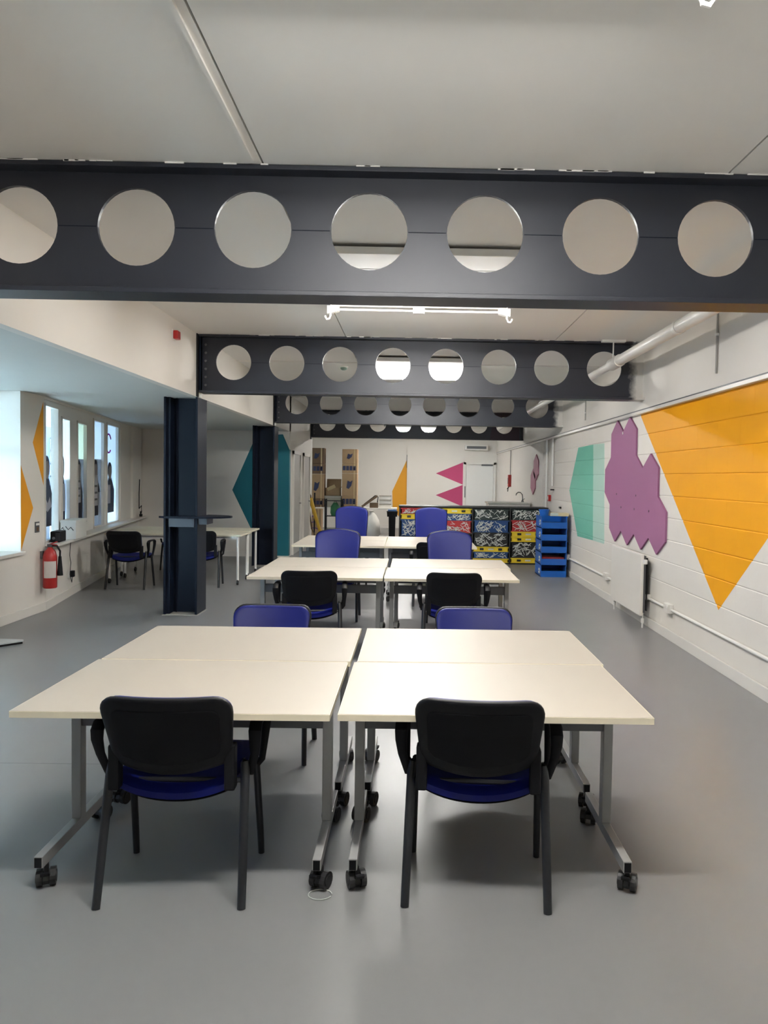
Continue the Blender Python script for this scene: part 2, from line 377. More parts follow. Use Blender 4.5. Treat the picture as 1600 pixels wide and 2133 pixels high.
# ------------------------------------------------------------------ steel beams with round openings
HOLES = [-2.035+.597*k for k in range(8)]; HZ, HR = 2.86, .197
def beam(y, label, MB_beam):
    t = thing('cellular_beam', label, 'steel beam', (0, y, 0), 0, 'cellular steel beams across the ceiling')
    b = MB(); bm = b.bm; y0, y1 = -.011, .011; z0, z1 = 2.533, 3.13; n = 40
    for c in HOLES:
        l, r = c-.2985, c+.2985
        rings = []
        for yy in (y0, y1):
            I, O = [], []
            for k in range(n):
                a = 2*math.pi*k/n; ca, sa = math.cos(a), math.sin(a)
                I.append(bm.verts.new((c+HR*ca, yy, HZ+HR*sa)))
                hx = .2985; hz = (z1-HZ) if sa > 0 else (HZ-z0)
                s_ = min(hx/abs(ca) if abs(ca) > 1e-6 else 1e9, hz/abs(sa) if abs(sa) > 1e-6 else 1e9)
                O.append(bm.verts.new((c+s_*ca, yy, HZ+s_*sa)))
            for k in range(n): bm.faces.new((I[k], I[(k+1) % n], O[(k+1) % n], O[k]))
            # corner fills
            for cx_, cz_ in ((r, z1), (l, z1), (l, z0), (r, z0)):
                k = min(range(n), key=lambda k: (O[k].co-O[k].co.__class__((cx_, yy, cz_))).length)
                cv = bm.verts.new((cx_, yy, cz_))
                if (O[k].co-cv.co).length > 1e-4:
                    k2 = min(((k+1) % n, (k-1) % n), key=lambda q: (O[q].co-cv.co).length)
                    bm.faces.new((O[k], O[k2], cv))
            rings.append(I)
        for k in range(n): bm.faces.new((rings[0][k], rings[0][(k+1) % n], rings[1][(k+1) % n], rings[1][k]))
    b.box(SX+.02, HOLES[0]-.2985, y0, y1, z0, z1).box(HOLES[-1]+.2985, RW-.03, y0, y1, z0, z1)
    b.build('web', MB_beam, t)
    bx('flange', MB_beam, (SX+.02, RW-.03, -.1, .1, 2.508, 2.533), t, bev=.003); bx('flange', MB_beam, (SX+.02, RW-.03, -.1, .1, 3.13, 3.153), t, bev=.003)
    for k in range(7): bx('weld_seam', M_navyc, (HOLES[k]+HR+.005, HOLES[k+1]-HR-.005, -.0125, .0125, HZ-.003, HZ+.001), t)
    bx('end_plate', M_navyc, (SX+.02, SX+.035, -.095, .095, 2.533, 3.13), t)
    for k in range(6):
        MB().tube([(SX+.075, -.011, 2.6+.09*k), (SX+.075, -.024, 2.6+.09*k)], .014, 6).build('bolt', M_greyd, t)
    # plaster crumbs left along the top edge
    pl = MB()
    for k in range(30):
        x = random.uniform(SX+.1, RW-.2); l = random.uniform(.02, .14); pl.box(x, x+l, -.106, -.097, 3.152-random.uniform(.001, .005), 3.1545)
    o = pl.build('plaster_residue', M_ceil, t); o['kind'] = 'stuff'
    return t
MB_beam = mat('beam_paint', rgb(37, 40, 49), .45, var=.08, scale=4, bump=.03)
# white brushed paint over the wall end of each beam
nt = MB_beam.node_tree; N, L = nt.nodes, nt.links; mx = N[MB_beam['_base']]
g = N.new('ShaderNodeNewGeometry'); sp = N.new('ShaderNodeSeparateXYZ'); L.new(g.outputs['Position'], sp.inputs[0])
nz = N.new('ShaderNodeTexNoise'); nz.inputs['Scale'].default_value = 9; nz.inputs['Detail'].default_value = 6; L.new(g.outputs['Position'], nz.inputs['Vector'])
ad = N.new('ShaderNodeMath'); ad.operation = 'MULTIPLY_ADD'; ad.inputs[1].default_value = .16; L.new(nz.outputs['Fac'], ad.inputs[0]); L.new(sp.outputs['X'], ad.inputs[2])
mr = N.new('ShaderNodeMapRange'); mr.inputs[1].default_value = 2.51; mr.inputs[2].default_value = 2.6; L.new(ad.outputs[0], mr.inputs[0])
x = N.new('ShaderNodeMix'); x.data_type = 'RGBA'; x.inputs[6].default_value = mx.inputs[6].default_value; x.inputs[7].default_value = (*rgb(206, 203, 196), 1)
L.new(mr.outputs[0], x.inputs[0]); L.new(x.outputs[2], mx.inputs[6])
BL_ = ['nearest navy steel beam with round openings, spanning the whole frame', 'second navy beam with eight round openings, on the column with the shelf',
       'third navy beam with round openings, partly hidden under the second', 'farthest navy beam with round openings, before the back wall']
MB_far = mat('far_beam_paint', rgb(37, 40, 49), .45, var=.08, scale=4, bump=.03)
paint(MB_far, 'XZ', [([(1.78, 2.4), (2.5, 2.4), (2.5, 3.2), (1.92, 3.2)], rgb(44, 22, 36))])   # maroon end of the far beam
for y, l in zip(BEAMS, BL_): beam(y, l, MB_far if y > 17 else MB_beam)

# ------------------------------------------------------------------ columns
def column(y, label, zt=LZ):
    t = thing('steel_column', label, 'column', (-2.61, y, 0), 0, 'navy steel columns')
    bx('flange', M_navyc, (-.19, -.165, -.185, .185, 0, zt), t, bev=.003); bx('flange', M_navyc, (.165, .19, -.185, .185, 0, zt), t, bev=.003)
    bx('web', M_navyc, (-.165, .165, -.01, .01, 0, zt), t)
    bx('cover_strip', M_navyc, (-.10, -.085, -.03, -.01, 0, zt), t)
    bx('pipe_casing', M_navyc, (-.165, -.13, -.14, -.01, 0, zt), t)
    bx('base_plate', mat('scuffed_edge', rgb(150, 146, 138), .6), (-.2, .2, -.195, .195, 0, .008), t)
    return t
column(3.95, 'navy steel column by the near window, outside the picture')
column(8.58, 'navy steel column carrying a dark rounded shelf')
column(13.2, 'navy steel column standing in front of the teal hexagon')
sh = thing('column_shelf', 'dark rounded shelf wrapped around the nearer navy column', 'shelf', (-2.61, 8.58, 0))
MB().prism([(-.24, -.19), (-.16, -.26), (.1, -.27), (.3, -.24), (.45, -.16), (.53, -.04), (.53, .04), (.45, .16), (.3, .23), (.2, .24), (.2, -.19)], 'z', 1.10, 1.122).build('shelf_board', M_navyc, sh)
MB().box(-.13, .155, -.186, -.1, 1.0, 1.10).box(.195, .29, -.16, .1, 1.03, 1.10).build('bracket', M_navy, sh)

# ------------------------------------------------------------------ ceiling light fittings
E_tube = emit('tube_glow', (1.0, .985, .96), LAMP)
def light(off, label, dz=-.055):
    t = thing('ceiling_light', label, 'ceiling light', (.03, off, dz), 0, 'ceiling light fittings between the beams')
    bx('tray', M_white, (-.78, .78, .45, .80, 3.135, 3.185), t, bev=.006)
    bx('tray', M_white, (-.78, .78, .83, 1.40, 3.14, 3.185), t, bev=.006)
    bx('tray', M_white, (-.78, .78, 1.43, 1.98, 3.14, 3.185), t, bev=.006)
    for y in (.815, 1.415): bx('seam', M_greyd, (-.775, .775, y-.016, y+.016, 3.15, 3.18), t)
    for x_ in (-.6, .6):
        for y in (.65, 1.7): bx('hanger', M_white, (x_-.01, x_+.01, y-.01, y+.01, 3.184, CZ-dz), t)
    for y in (1.65, 1.73):
        MB().tube([(-.74, y, 3.108), (.74, y, 3.108)], .018, 8).build('tube', E_tube, t, smooth=True)
        for s in (-1, 1): bx('lamp_holder', M_white, (s*.755-.015, s*.755+.015, y-.025, y+.025, 3.085, 3.14), t)
    r = MB().box(-.73, .73, 2.025, 2.045, 3.108, 3.122).box(-.73, .73, 2.03, 2.04, 3.145, 3.152).build('rail', M_white, t)
    bx('rail_clip', M_white, (-.05, .05, 2.0, 2.06, 3.09, 3.16), t, bev=.006)
    for s in (-1, 1):
        c = MB().prism([(s*.7, 3.1), (s*.8, 3.075), (s*.8, 3.185), (s*.7, 3.16)], 'y', 2.0, 2.06).build('rail_bracket', M_white, t)
        MB().tube([(s*.775, 2.03, 3.09), (s*.775, 2.03, 3.06), (s*.785, 2.03, 3.035), (s*.805, 2.03, 3.03), (s*.82, 2.03, 3.05), (s*.82, 2.03, 3.06)], .008, 6).build('hook', M_white, t, smooth=True)
    return t
LL = ['white ceiling light fitting nearest the camera, only its end hook in view', 'white ceiling light with hooked rail seen just under the nearest beam',
      'glowing ceiling light seen through the openings of the second beam', 'glowing ceiling light seen through the openings of the farthest beam']
l0 = light(BAYS[0], LL[0])
for i in (1, 2): dup(l0, (.03, BAYS[i], -.055), 0, LL[i])
light(BAYS[4], LL[3], -.27)

# exterior seen through the window lights, plus an added unseen terrace
ex = MB().box(-60, -4.9, -30, 60, -.4, -.3).build('ground_outside', mat('pavement', rgb(40, 40, 40), .9)); struct(ex)
fa = thing('building', 'blue grey building with white gridded windows across the street', 'building', (0, 0, 0))
M_fr = mat('far_window_frame', rgb(86, 90, 96), .7); M_fp = mat('far_pane', rgb(22, 28, 40), .6, spec=.1)
M_sl = mat('slate_brick', rgb(27, 36, 54), .9, var=.15, scale=8, spec=.1)
bx('wall', M_sl, (-14.4, -14, 22, 31, -.3, 10), fa)
bx('wall', mat('yellow_render', rgb(74, 68, 46), .9, var=.05, spec=.1), (-14.4, -13.95, 31, 46, -.3, 10), fa)
fb = thing('building', 'added unseen dark brick terrace opposite the near window, blocking low sky', 'building', (0, 0, 0))
bx('wall', M_sl, (-14.4, -14, -14, 21.9, -.3, 7), fb)  # unseen terrace put in to keep low daylight off the right wall
for root, ycs in ((fa, (23.4, 25.8, 27.7, 29.6)), (fb, (-6, 0, 6, 12, 18))):
    for yc in ycs:
        for zc in (.9, 4.0):
            wf = MB()
            for k in range(4): wf.box(-14, -13.94, yc-.7+k*.45, yc-.65+k*.45, zc, zc+2.0)
            for k in range(5): wf.box(-14, -13.94, yc-.7, yc+.7, zc+k*.49, zc+.05+k*.49)
            q = wf.build('window', M_fr, root); bx('pane', M_fp, (-13.98, -13.97, yc-.7, yc+.7, zc, zc+2), q)
# ================================================================== OBJECTS
# ------------------------------------------------------------------ flip-top tables on casters
def caster(parent, x, y, rz, side):
    """twin-wheel caster, hood and brake lever; hangs below the foot bar"""
    e = MB().prism([(.0, .055), (-.022, .05), (-.03, .03), (-.02, .012), (.03, .03), (.028, .05)], 'x', -.011, .011).box(-.008, .008, -.008, .008, .05, .085).build('caster', M_rubber, parent, loc=(x, y, 0), rz=rz)
    for s in (-1, 1):
        w_ = MB().tube([(s*.013, 0, .034), (s*.034, 0, .034)], .034, 16); w_.tube([(s*.034, 0, .034), (s*.037, 0, .034)], .022, 12)
        w_.build('wheel', M_rubber, e)
    MB().prism([(-.03, .052), (-.055, .06), (-.06, .072), (-.05, .074), (-.025, .062)], 'x', -.016, .016).build('brake_lever', M_black, e)
    return e
def make_table(label):
    W_, D_ = 1.165, .775
    t = thing('flip_top_table', label, 'table', (0, 0, 0), 0, 'white wheeled tables pushed together in blocks')
    bx('tabletop', M_table, (-W_/2, W_/2, -D_/2, D_/2, .701, .725), t, bev=.002)
    ed = MB().box(-W_/2-.002, W_/2+.002, -D_/2-.003, -D_/2-.0002, .7, .7235).box(-W_/2-.002, W_/2+.002, D_/2+.0002, D_/2+.003, .7, .7235)
    ed.box(-W_/2-.003, -W_/2-.0002, -D_/2, D_/2, .7, .7235).box(W_/2+.0002, W_/2+.003, -D_/2, D_/2, .7, .7235).build('edge_band', M_edge, t)
    bx('cross_rail', M_greyd, (-W_/2+.07, W_/2-.07, .04, .075, .525, .60), t, bev=.003)
    for s in (-1, 1):
        x = s*(W_/2-.052)
        bx('leg', M_grey, (x-.02, x+.02, .03, .085, .13, .70), t, bev=.004)
        ft = bx('foot_bar', M_grey, (x-.017, x+.017, -.29, .35, .085, .13), t, bev=.003)
        for y in (-.2915, .3515): bx('end_cap', M_black, (x-.013, x+.013, y-.002, y+.002, .089, .126), ft)
        bx('pivot_plate', M_greyd, (x-.026, x+.026, -.1, .2, .69, .701), t)
        caster(t, x+s*-.0+.012, -.25, math.radians(20 if s < 0 else -25), s); caster(t, x-.008, .31, math.radians(160), s)
    return t
tb = make_table('front left white table of the nearest block, behind the left black chair')
tb.location = (-.877, 3.095, 0)
def table(x, y, rz, label): return dup(tb, (x, y, 0), rz, label)
PI = math.pi
table(.322, 3.10, 0, 'front right white table of the nearest block, behind the right black chair')
table(-.868, 3.885, PI, 'rear left white table of the nearest block, before a blue chair')
table(.335, 3.89, PI, 'rear right white table of the nearest block, before a blue chair')
table(-.835, 6.79, 0, 'front left white table of the middle block')
table(.352, 6.79, 0, 'front right white table of the middle block')
table(-.83, 7.575, PI, 'rear left white table of the middle block, before a high blue chair')
table(.38, 7.59, PI, 'rear right white table of the middle block, before a high blue chair')
table(-.935, 9.77, 0, 'front left white table of the farthest block')
table(.24, 9.77, 0, 'front right white table of the farthest block, behind a black chair back')
table(-.94, 10.555, PI, 'rear left white table of the farthest block')
table(.24, 10.555, PI, 'rear right white table of the farthest block')

# ------------------------------------------------------------------ chairs (sitter faces +y, origin under the rear legs)
def rounded(n, ru, rv, bu, bv):
    """outline of a unit rounded rectangle, counter-clockwise"""
    P = []
    for cu, cv, a0, p_, q_ in ((1-ru, 1-rv, 0, ru, rv), (-1+ru, 1-rv, 90, ru, rv), (-1+bu, -1+bv, 180, bu, bv), (1-bu, -1+bv, 270, bu, bv)):
        for k in range(n+1):
            a = math.radians(a0+90*k/n); P.append((cu+p_*math.cos(a), cv+q_*math.sin(a)))
    out = []
    for i in range(len(P)):
        a, b = P[i], P[(i+1) % len(P)]; out.append(a)
        d = math.hypot(b[0]-a[0], b[1]-a[1]); m = int(d/.25)
        for k in range(1, m+1): out.append((a[0]+(b[0]-a[0])*k/(m+1), a[1]+(b[1]-a[1])*k/(m+1)))
    return out
def back_panel(w0, w1, z0, z1, y0, y1, th, curve, arch, sag, rnd, off=0.0, inset=0.0):
    """padded back: w0 bottom half width, w1 top half width; curved, with rounded corners"""
    b = MB(); bm = b.bm
    O = rounded(6, rnd/w1, rnd/((z1-z0)/2), min(rnd, .035)/w0, min(rnd, .035)/((z1-z0)/2)); n = len(O)
    rings = ((1.0, .22), (.985, .36), (.95, .46), (.88, .5), (.66, .5), (.4, .5), (.15, .5))
    outer = []
    for side in (-1, 1):
        prev = None
        for s, tk in rings:
            R_ = []
            for u, v in O:
                u_, v_ = u*s, v*s; t = (v_+1)/2; hw = w0+(w1-w0)*t-inset
                z = z0+inset+(z1-z0-2*inset)*t + arch*(1-u_*u_)*max(0, v_) - sag*(1-u_*u_)*max(0, -v_)
                R_.append(bm.verts.new((u_*hw, y0+(y1-y0)*t-curve*(1-u_*u_)+side*th*tk+off, z)))
            if prev:
                for k in range(n): bm.faces.new((prev[k], prev[(k+1) % n], R_[(k+1) % n], R_[k]))
            else: outer.append(R_)
            prev = R_
        bm.faces.new(prev)
    for k in range(n): bm.faces.new((outer[0][k], outer[0][(k+1) % n], outer[1][(k+1) % n], outer[1][k]))
    return b
def seat_pad(hw, y0, y1, z0, z1, drop):
    b = MB(); bm = b.bm; n = 16; G2 = []
    for side in (0, 1):
        G = []
        for j in range(n+1):
            row = []
            for i in range(n+1):
                u = -1+2*i/n; v = -1+2*j/n
                us = u*math.sqrt(1-.35*v**4/2); vs = v*math.sqrt(1-.35*u**4/2)
                e = max(abs(u), abs(v)); k = max(0, (e-.75)/.25)
                z = (z1-.018*k*k if side else z0+.006*k) - drop*(1-us*us)*(1-vs)/2 - (.02*max(0, vs-.5))
                row.append(bm.verts.new((us*hw, (y0+y1)/2+vs*(y1-y0)/2, z)))
            G.append(row)
        G2.append(G)
        for j in range(n):
            for i in range(n): bm.faces.new((G[j][i], G[j][i+1], G[j+1][i+1], G[j+1][i]))
    A, B = G2
    per = [(0, i) for i in range(n)]+[(j, n) for j in range(n)]+[(n, i) for i in range(n, 0, -1)]+[(j, 0) for j in range(n, 0, -1)]
    for k in range(len(per)):
        a, c = per[k], per[(k+1) % len(per)]
        bm.faces.new((A[a[0]][a[1]], A[c[0]][c[1]], B[c[0]][c[1]], B[a[0]][a[1]]))
    return b
def make_chair(name, label, cat, group, top=.81, hw=.242, high=False):
    t = thing(name, label, cat, (0, 0, 0), 0, group)
    yt = -.045 if not high else -.10
    ar, rn = (-.002, .07) if not high else (.05, .06)
    back_panel(hw-.026, hw, .535, top, .065, yt, .036, .038, ar, .04, rn, off=-.008).build('backrest', M_black, t, smooth=True)
    back_panel(hw-.028, hw-.003, .54, top-.002, .065, yt, .034, .038, ar, .04, rn, off=.02, inset=.004).build('back_cushion', M_blue, t, smooth=True)
    if not high:
        back_panel(hw-.055, hw-.05, .575, top-.05, .049, -.025, .006, .024, .0, .036, .03, off=-.0405).build('back_panel', mat('black_inset', rgb(10, 11, 15), .65, spec=.2), t, smooth=True)
    seat_pad(.235, .05, .50, .43, .478, .05).build('seat', M_blue, t, smooth=True)
    seat_pad(.225, .075, .485, .412, .434, .048).build('seat_shell', M_black, t, smooth=True)
    for s in (-1, 1):
        MB().tube([(s*.265, 0, 0), (s*.262, .03, .13), (s*.254, .105, .46), (s*.25, .12, .505), (s*.245, .125, .517)], [.0135, .0145, .0155, .015, .008], 10, sx=1.15, sy=1).build('leg', M_blackf, t, smooth=True)
        MB().tube([(s*.262, .415, 0), (s*.26, .40, .1), (s*.252, .335, .43), (s*.25, .325, .44)], [.0135, .0145, .0155, .015], 10).build('leg', M_blackf, t, smooth=True)
        bx('back_bracket', M_black, (s*.212-.02, s*.212+.02, .022, .075, .43, .60), t, bev=.008)
        # arm: loop with a broad pad
        MB().tube([(s*.268, .13, .455), (s*.29, .105, .54), (s*.294, .085, .60), (s*.294, .085, .635), (s*.294, .11, .658), (s*.294, .2, .664), (s*.294, .3, .66), (s*.294, .335, .642), (s*.294, .335, .6), (s*.29, .315, .53), (s*.285, .285, .455), (s*.268, .27, .436)],
                  [.013, .016, .021, .023, .022, .02, .021, .021, .018, .015, .013, .012], 10, sx=.62, sy=1.1, up=(1, 0, 0)).build('armrest', M_black, t, smooth=True)
    MB().tube([(-.254, .105, .44), (.254, .105, .44)], .011, 8).build('seat_rail', M_blackf, t, smooth=True)
    MB().tube([(-.252, .335, .415), (.252, .335, .415)], .011, 8).build('seat_rail', M_blackf, t, smooth=True)
    return t
G1 = 'black framed chairs with blue seats'
ch = make_chair('stacking_chair', 'nearest left chair, its black back to the camera, at the front table', 'chair', G1)
ch.location = (-.873, 2.69, 0); ch.rotation_euler = (0, 0, math.radians(1))
def chair(x, y, deg, label): return dup(ch, (x, y, 0), math.radians(deg), label)
chair(.258, 2.70, -4, 'nearest right chair, its black back to the camera, at the front table')
chair(-.84, 4.48, 180, 'chair facing us across the nearest table block, on the left, blue back')
chair(.385, 4.48, 180, 'chair facing us across the nearest table block, on the right, blue back')
chair(-.86, 6.27, 4, 'black backed chair at the near side of the middle tables, on the left')
chair(.362, 6.27, -2, 'black backed chair at the near side of the middle tables, on the right')
chair(.29, 9.17, 0, 'black backed chair half hidden behind the right high blue chair')
chair(-3.93, 10.2, 0, 'black backed chair at the long table by the poster windows')
chair(-2.98, 10.45, 6, 'black armchair half hidden behind the column with the shelf')
chair(-3.9, 12.75, 180, 'chair on the far side of the long table by the windows')
G2_ = 'high backed blue chairs'
hc = make_chair('high_back_chair', 'high blue back facing us across the middle tables, on the left', 'chair', G2_, top=.94, hw=.268, high=True)
hc.location = (-.858, 8.55, 0); hc.rotation_euler = (0, 0, PI)
dup(hc, (.437, 8.55, 0), PI, 'high blue back facing us across the middle tables, on the right')
h3 = make_chair('high_back_chair', 'tallest blue chair back, behind the farthest tables beside a white sack', 'chair', G2_, top=1.10, hw=.255, high=True)
h3.location = (-.925, 11.3, 0); h3.rotation_euler = (0, 0, PI)
dup(h3, (.288, 11.3, -0.0), PI, 'tall blue chair back before the shelf of coloured crates')

# ------------------------------------------------------------------ long tables by the windows
wt0 = None
M_wt = mat('pale_wood_laminate', rgb(214, 206, 184), .45, var=.04, scale=5)
def side_table(x0, x1, y0, y1, label):
    t = thing('side_table', label, 'table', ((x0+x1)/2, (y0+y1)/2, 0), 0, 'pale tables by the poster windows')
    hx, hy = (x1-x0)/2, (y1-y0)/2
    bx('tabletop', M_wt, (-hx, hx, -hy, hy, .705, .73), t, bev=.003)
    bx('apron', M_white, (-hx+.05, hx-.05, -hy+.06, -hy+.08, .66, .705), t)
    for sx in (-1, 1):
        for sy in (-1, 1):
            x, y = sx*(hx-.05), sy*(hy-.06)
            lg = MB().tube([(x, y, .07), (x, y, .705)], .019, 10).build('leg', M_white, t, smooth=True)
            w_ = MB()
            w_.tube([(x-.012, y, .033), (x+.012, y, .033)], .033, 12); w_.box(x-.006, x+.006, y-.02, y+.02, .033, .075); w_.build('caster', M_rubber, lg)
    return t
side_table(-4.42, -2.47, 10.72, 11.42, 'long pale table behind the black backed chair by the windows')
side_table(-4.55, -2.5, 11.5, 12.2, 'second pale table behind the long table by the windows')

# ------------------------------------------------------------------ right wall fittings
pg = thing('wall_panel_cluster', 'purple cluster of hexagonal boards on the right wall', 'wall panel', (RW, 0, 0))
hw_, hs = .544/2, .157
def hexa(cy, cz): return [(cy, cz+.31), (cy+hw_, cz+.31-hs), (cy+hw_, cz-.31+hs), (cy, cz-.31), (cy-hw_, cz-.31+hs), (cy-hw_, cz+.31-hs)]
for r, (ys_, cz) in enumerate((((9.499, 8.955), 2.056), ((9.771, 9.227, 8.683, 8.139), 1.593), ((9.499, 8.955, 8.411, 7.867), 1.13))):
    for cy in ys_: MB().prism(hexa(cy, cz), 'x', -.022, -.002).build('hexagon_board', M_purple, pg)
for cy, cz in ((9.455, 1.43), (8.63, 1.43), (9.23, 1.27), (8.68, 1.27), (8.14, 1.27)): MB().tube([(-.026, cy, cz), (-.022, cy, cz)], .012, 8).build('screw', mat('dark_screw', rgb(88, 58, 80), .5), pg)
MB().tube([(-.026, 9.23, 2.19), (-.022, 9.23, 2.19)], .018, 8).build('screw', M_white, pg)
pk = thing('wall_panel_cluster', 'dusty pink hexagonal boards far down the right wall', 'wall panel', (RW, 0, 0))
for cy, cz in ((15.75, 1.85), (16.1, 1.55)):
    MB().prism([(cy, cz+.28), (cy+.3, cz+.14), (cy+.3, cz-.14), (cy, cz-.28), (cy-.3, cz-.14), (cy-.3, cz+.14)], 'x', -.022, -.002).build('hexagon_board', mat('pink_board', rgb(178, 116, 136), .7), pk)

rd = thing('radiator', 'white flat panel radiator under the purple boards', 'radiator', (RW, 8.62, 0))
bx('panel', M_gloss, (-.13, -.095, -.6, .6, .13, .80), rd, bev=.008); bx('back_panel', M_dark, (-.05, -.04, -.56, .56, .18, .76), rd)  # sheet behind the panel coloured dark to stand in for the gap's shade
gr = MB()
for k in range(23): gr.box(-.093, -.061, -.56+k*.05, -.555+k*.05, .16, .785)
gr.build('fins', M_greyd, rd)
for y in (-.52, .52): bx('bracket', M_gloss, (-.095, 0, y-.02, y+.02, .3, .36), rd)
for y in (-.575, .56):
    v = MB().tube([(-.09, y, 0), (-.09, y, .16)], .009, 8).lathe([(.0, .05), (.018, .052), (.02, .1), (.0, .105)], 10, (-.09, y, 0)).build('valve_pipe', M_white, rd, smooth=True)
bx('thermostat_cap', M_white, (-.11, -.07, -.645, -.602, .70, .75), rd, bev=.008)
cn = thing('surface_conduit', 'white conduit along the right wall above the skirting', 'conduit', (RW, 0, 0))
MB().tube([(-.016, 4.6, .315), (-.016, 8.0, .315)], .013, 8).build('tube_run', M_white, cn, smooth=True)
MB().tube([(-.016, 8.0, .315), (-.016, 9.0, .315), (-.016, 12.35, .30)], .013, 8).build('tube_run', M_white, cn, smooth=True)
def sock(y, z, label):
    t = thing('socket_box', label, 'socket', (RW, y, z), 0, 'white socket boxes on the right wall')
    bx('back_box', M_white, (-.045, -.001, -.075, .075, -.045, .045), t, bev=.004); bx('face_plate', M_gloss, (-.053, -.045, -.073, .073, -.043, .043), t, bev=.003)
    for s in (-1, 1): bx('switch', M_white, (-.057, -.053, s*.035-.008, s*.035+.008, .008, .026), t)
sock(7.42, .325, 'white socket box on the wall conduit beside the radiator')
sock(9.85, .325, 'white socket box on the wall conduit behind the radiator')
sock(12.32, .32, 'white socket box at the conduit end near the blue bins')
# big pipe through the last beam openings
pp = thing('pipe', 'fat white pipe hanging along the right wall through the beam openings', 'pipe', (0, 0, 0))
PX, PZ = 2.2, 2.89
MB().tube([(PX, 2.0, PZ), (PX, 8.15, PZ)], .056, 16).build('pipe_run', M_gloss, pp, smooth=True)
MB().tube([(PX, 8.0, PZ), (PX, 8.33, PZ)], .066, 16).build('collar', M_gloss, pp, smooth=True)
MB().tube([(PX, 8.33, PZ), (PX-.03, 8.9, PZ-.02), (PX-.03, 21, PZ-.02)], .044, 14).build('pipe_run', M_gloss, pp, smooth=True)
for y in (6.2, 12.8): MB().tube([(PX, y, PZ), (PX, y+.06, PZ)], .062, 16).build('collar', M_white, pp, smooth=True)
for y in (8.28, 12.7): MB().tube([(PX, y, PZ), (PX, y, CZ-.01)], .008, 6).build('hanger_rod', M_white, pp); bx('hanger_plate', M_white, (PX-.13, PX+.13, y-.03, y+.03, CZ-.025, CZ), pp)
for y, z0, z1, l in ((6.37, 2.53, 3.1, 'thin vertical conduit high on the right wall beyond the nearest beam'), (11.2, 2.5, 2.85, 'thin vertical conduit high on the right wall beyond the second beam')):
    t = thing('vertical_conduit', l, 'conduit', (RW-.03, y, 0)); MB().tube([(-.012, 0, z0), (-.012, 0, z1)], .009, 8).build('tube_run', mat('pale_grey_conduit', rgb(170, 168, 162), .5), t); bx('saddle_clip', M_white, (-.026, -.001, -.02, .02, z1-.25, z1-.23), t)
t = thing('vertical_pipe', 'white vertical pipe on the right wall behind the blue bins', 'pipe', (RW, 13.8, 0)); MB().tube([(-.03, 0, 1.48), (-.03, 0, 2.36)], .022, 10).build('pipe_run', M_white, t, smooth=True); MB().tube([(-.03, .6, .2), (-.03, .6, 2.36)], .022, 10).build('pipe_run', M_white, t, smooth=True)
bx('clip', M_dark, (-.06, -.001, -.06, .03, 1.40, 1.425), t)
def small(name, label, cat, y, z, hy, hz, m, m2=None, d=.05):
    t = thing(name, label, cat, (RW, y, z)); bx('housing', m, (-d, -.001, -hy, hy, -hz, hz), t, bev=.006); bx('front', m2 or M_white, (-d-.004, -d, -hy*.6, hy*.6, -hz*.5, hz*.5), t); return t
small('call_point', 'red fire alarm call point on the right wall above the blue bins', 'alarm', 14.1, 1.25, .055, .06, M_red)
small('wall_switch', 'small dark switch on the right wall between green mural and blue bins', 'switch', 13.1, 1.11, .06, .015, M_black, M_greyd, .03)
ph = small('wall_phone', 'red handset hanging on the far right wall near the back door', 'phone', 19.85, 1.55, .07, .16, M_red, M_black, .08)
MB().tube([(-.05, 0, -.16), (-.09, .05, -.22), (-.05, .1, -.16), (-.09, -.05, -.28)], .012, 6).build('cord', M_black, ph)
MB().tube([(-.02, .0, .16), (-.02, 0, .82)], .008, 6).build('conduit', M_greyd, ph)
# alarm sounder on the soffit
t = thing('alarm_sounder', 'small red alarm sounder on the white downstand beside the second beam', 'alarm', (SX, 7.534, 2.985))
bx('base', M_white, (0, .012, -.055, .055, -.05, .05), t, bev=.004); bx('lens', M_red, (.012, .06, -.048, .048, -.042, .042), t, bev=.01)
# smoke detector on the ceiling
t = thing('smoke_detector', 'round white smoke detector seen through the second beam', 'detector', (-1.0, 10.6, CZ))
MB().lathe([(0, -.0), (.06, -.0), (.062, -.015), (.05, -.02)], 18).build('base', M_white, t, smooth=True); MB().lathe([(.05, -.02), (.048, -.04), (.03, -.055), (0, -.057)], 18).build('sensor_cap', mat('detector_green', rgb(150, 178, 166), .4), t, smooth=True)

# ------------------------------------------------------------------ things by the left window
fe = thing('fire_extinguisher', 'red fire extinguisher with black horn hung on the left wall', 'fire extinguisher', (LX+.1, 8.5, .275))
MB().lathe([(0, 0), (.068, 0), (.075, .012), (.075, .36), (.06, .42), (.03, .45), (.024, .47)], 22).build('body', M_red, fe, smooth=True)
lbm = MB(); LA = [math.radians(q) for q in range(-120, -9, 11)]
V0 = [[lbm.bm.verts.new((r_q*math.cos(a), r_q*math.sin(a), z_)) for a in LA] for r_q, z_ in ((.0752, .12), (.0764, .12), (.0764, .31), (.0752, .31))]
for q in range(3):
    for k in range(len(LA)-1): lbm.bm.faces.new((V0[q][k], V0[q][k+1], V0[q+1][k+1], V0[q+1][k]))
lbm.build('label_paper', mat('label_paper', rgb(206, 196, 190), .6), fe, smooth=True)
MB().lathe([(.024, .465), (.03, .47), (.03, .5), (.0, .505)], 12).build('valve', M_greyd, fe, smooth=True)
MB().bar((-.0, 0, .5), (.09, -.02, .53), .018, .01).bar((0, 0, .5), (.085, -.02, .495), .016, .01).build('handle', M_red, fe)
MB().tube([(.02, 0, .485), (.07, .02, .48), (.1, .03, .42), (.098, .03, .34)], .011, 8).build('hose', M_black, fe, smooth=True)
MB().tube([(.098, .03, .36), (.1, .03, .14)], [.016, .032], 12).build('horn', M_black, fe, smooth=True)
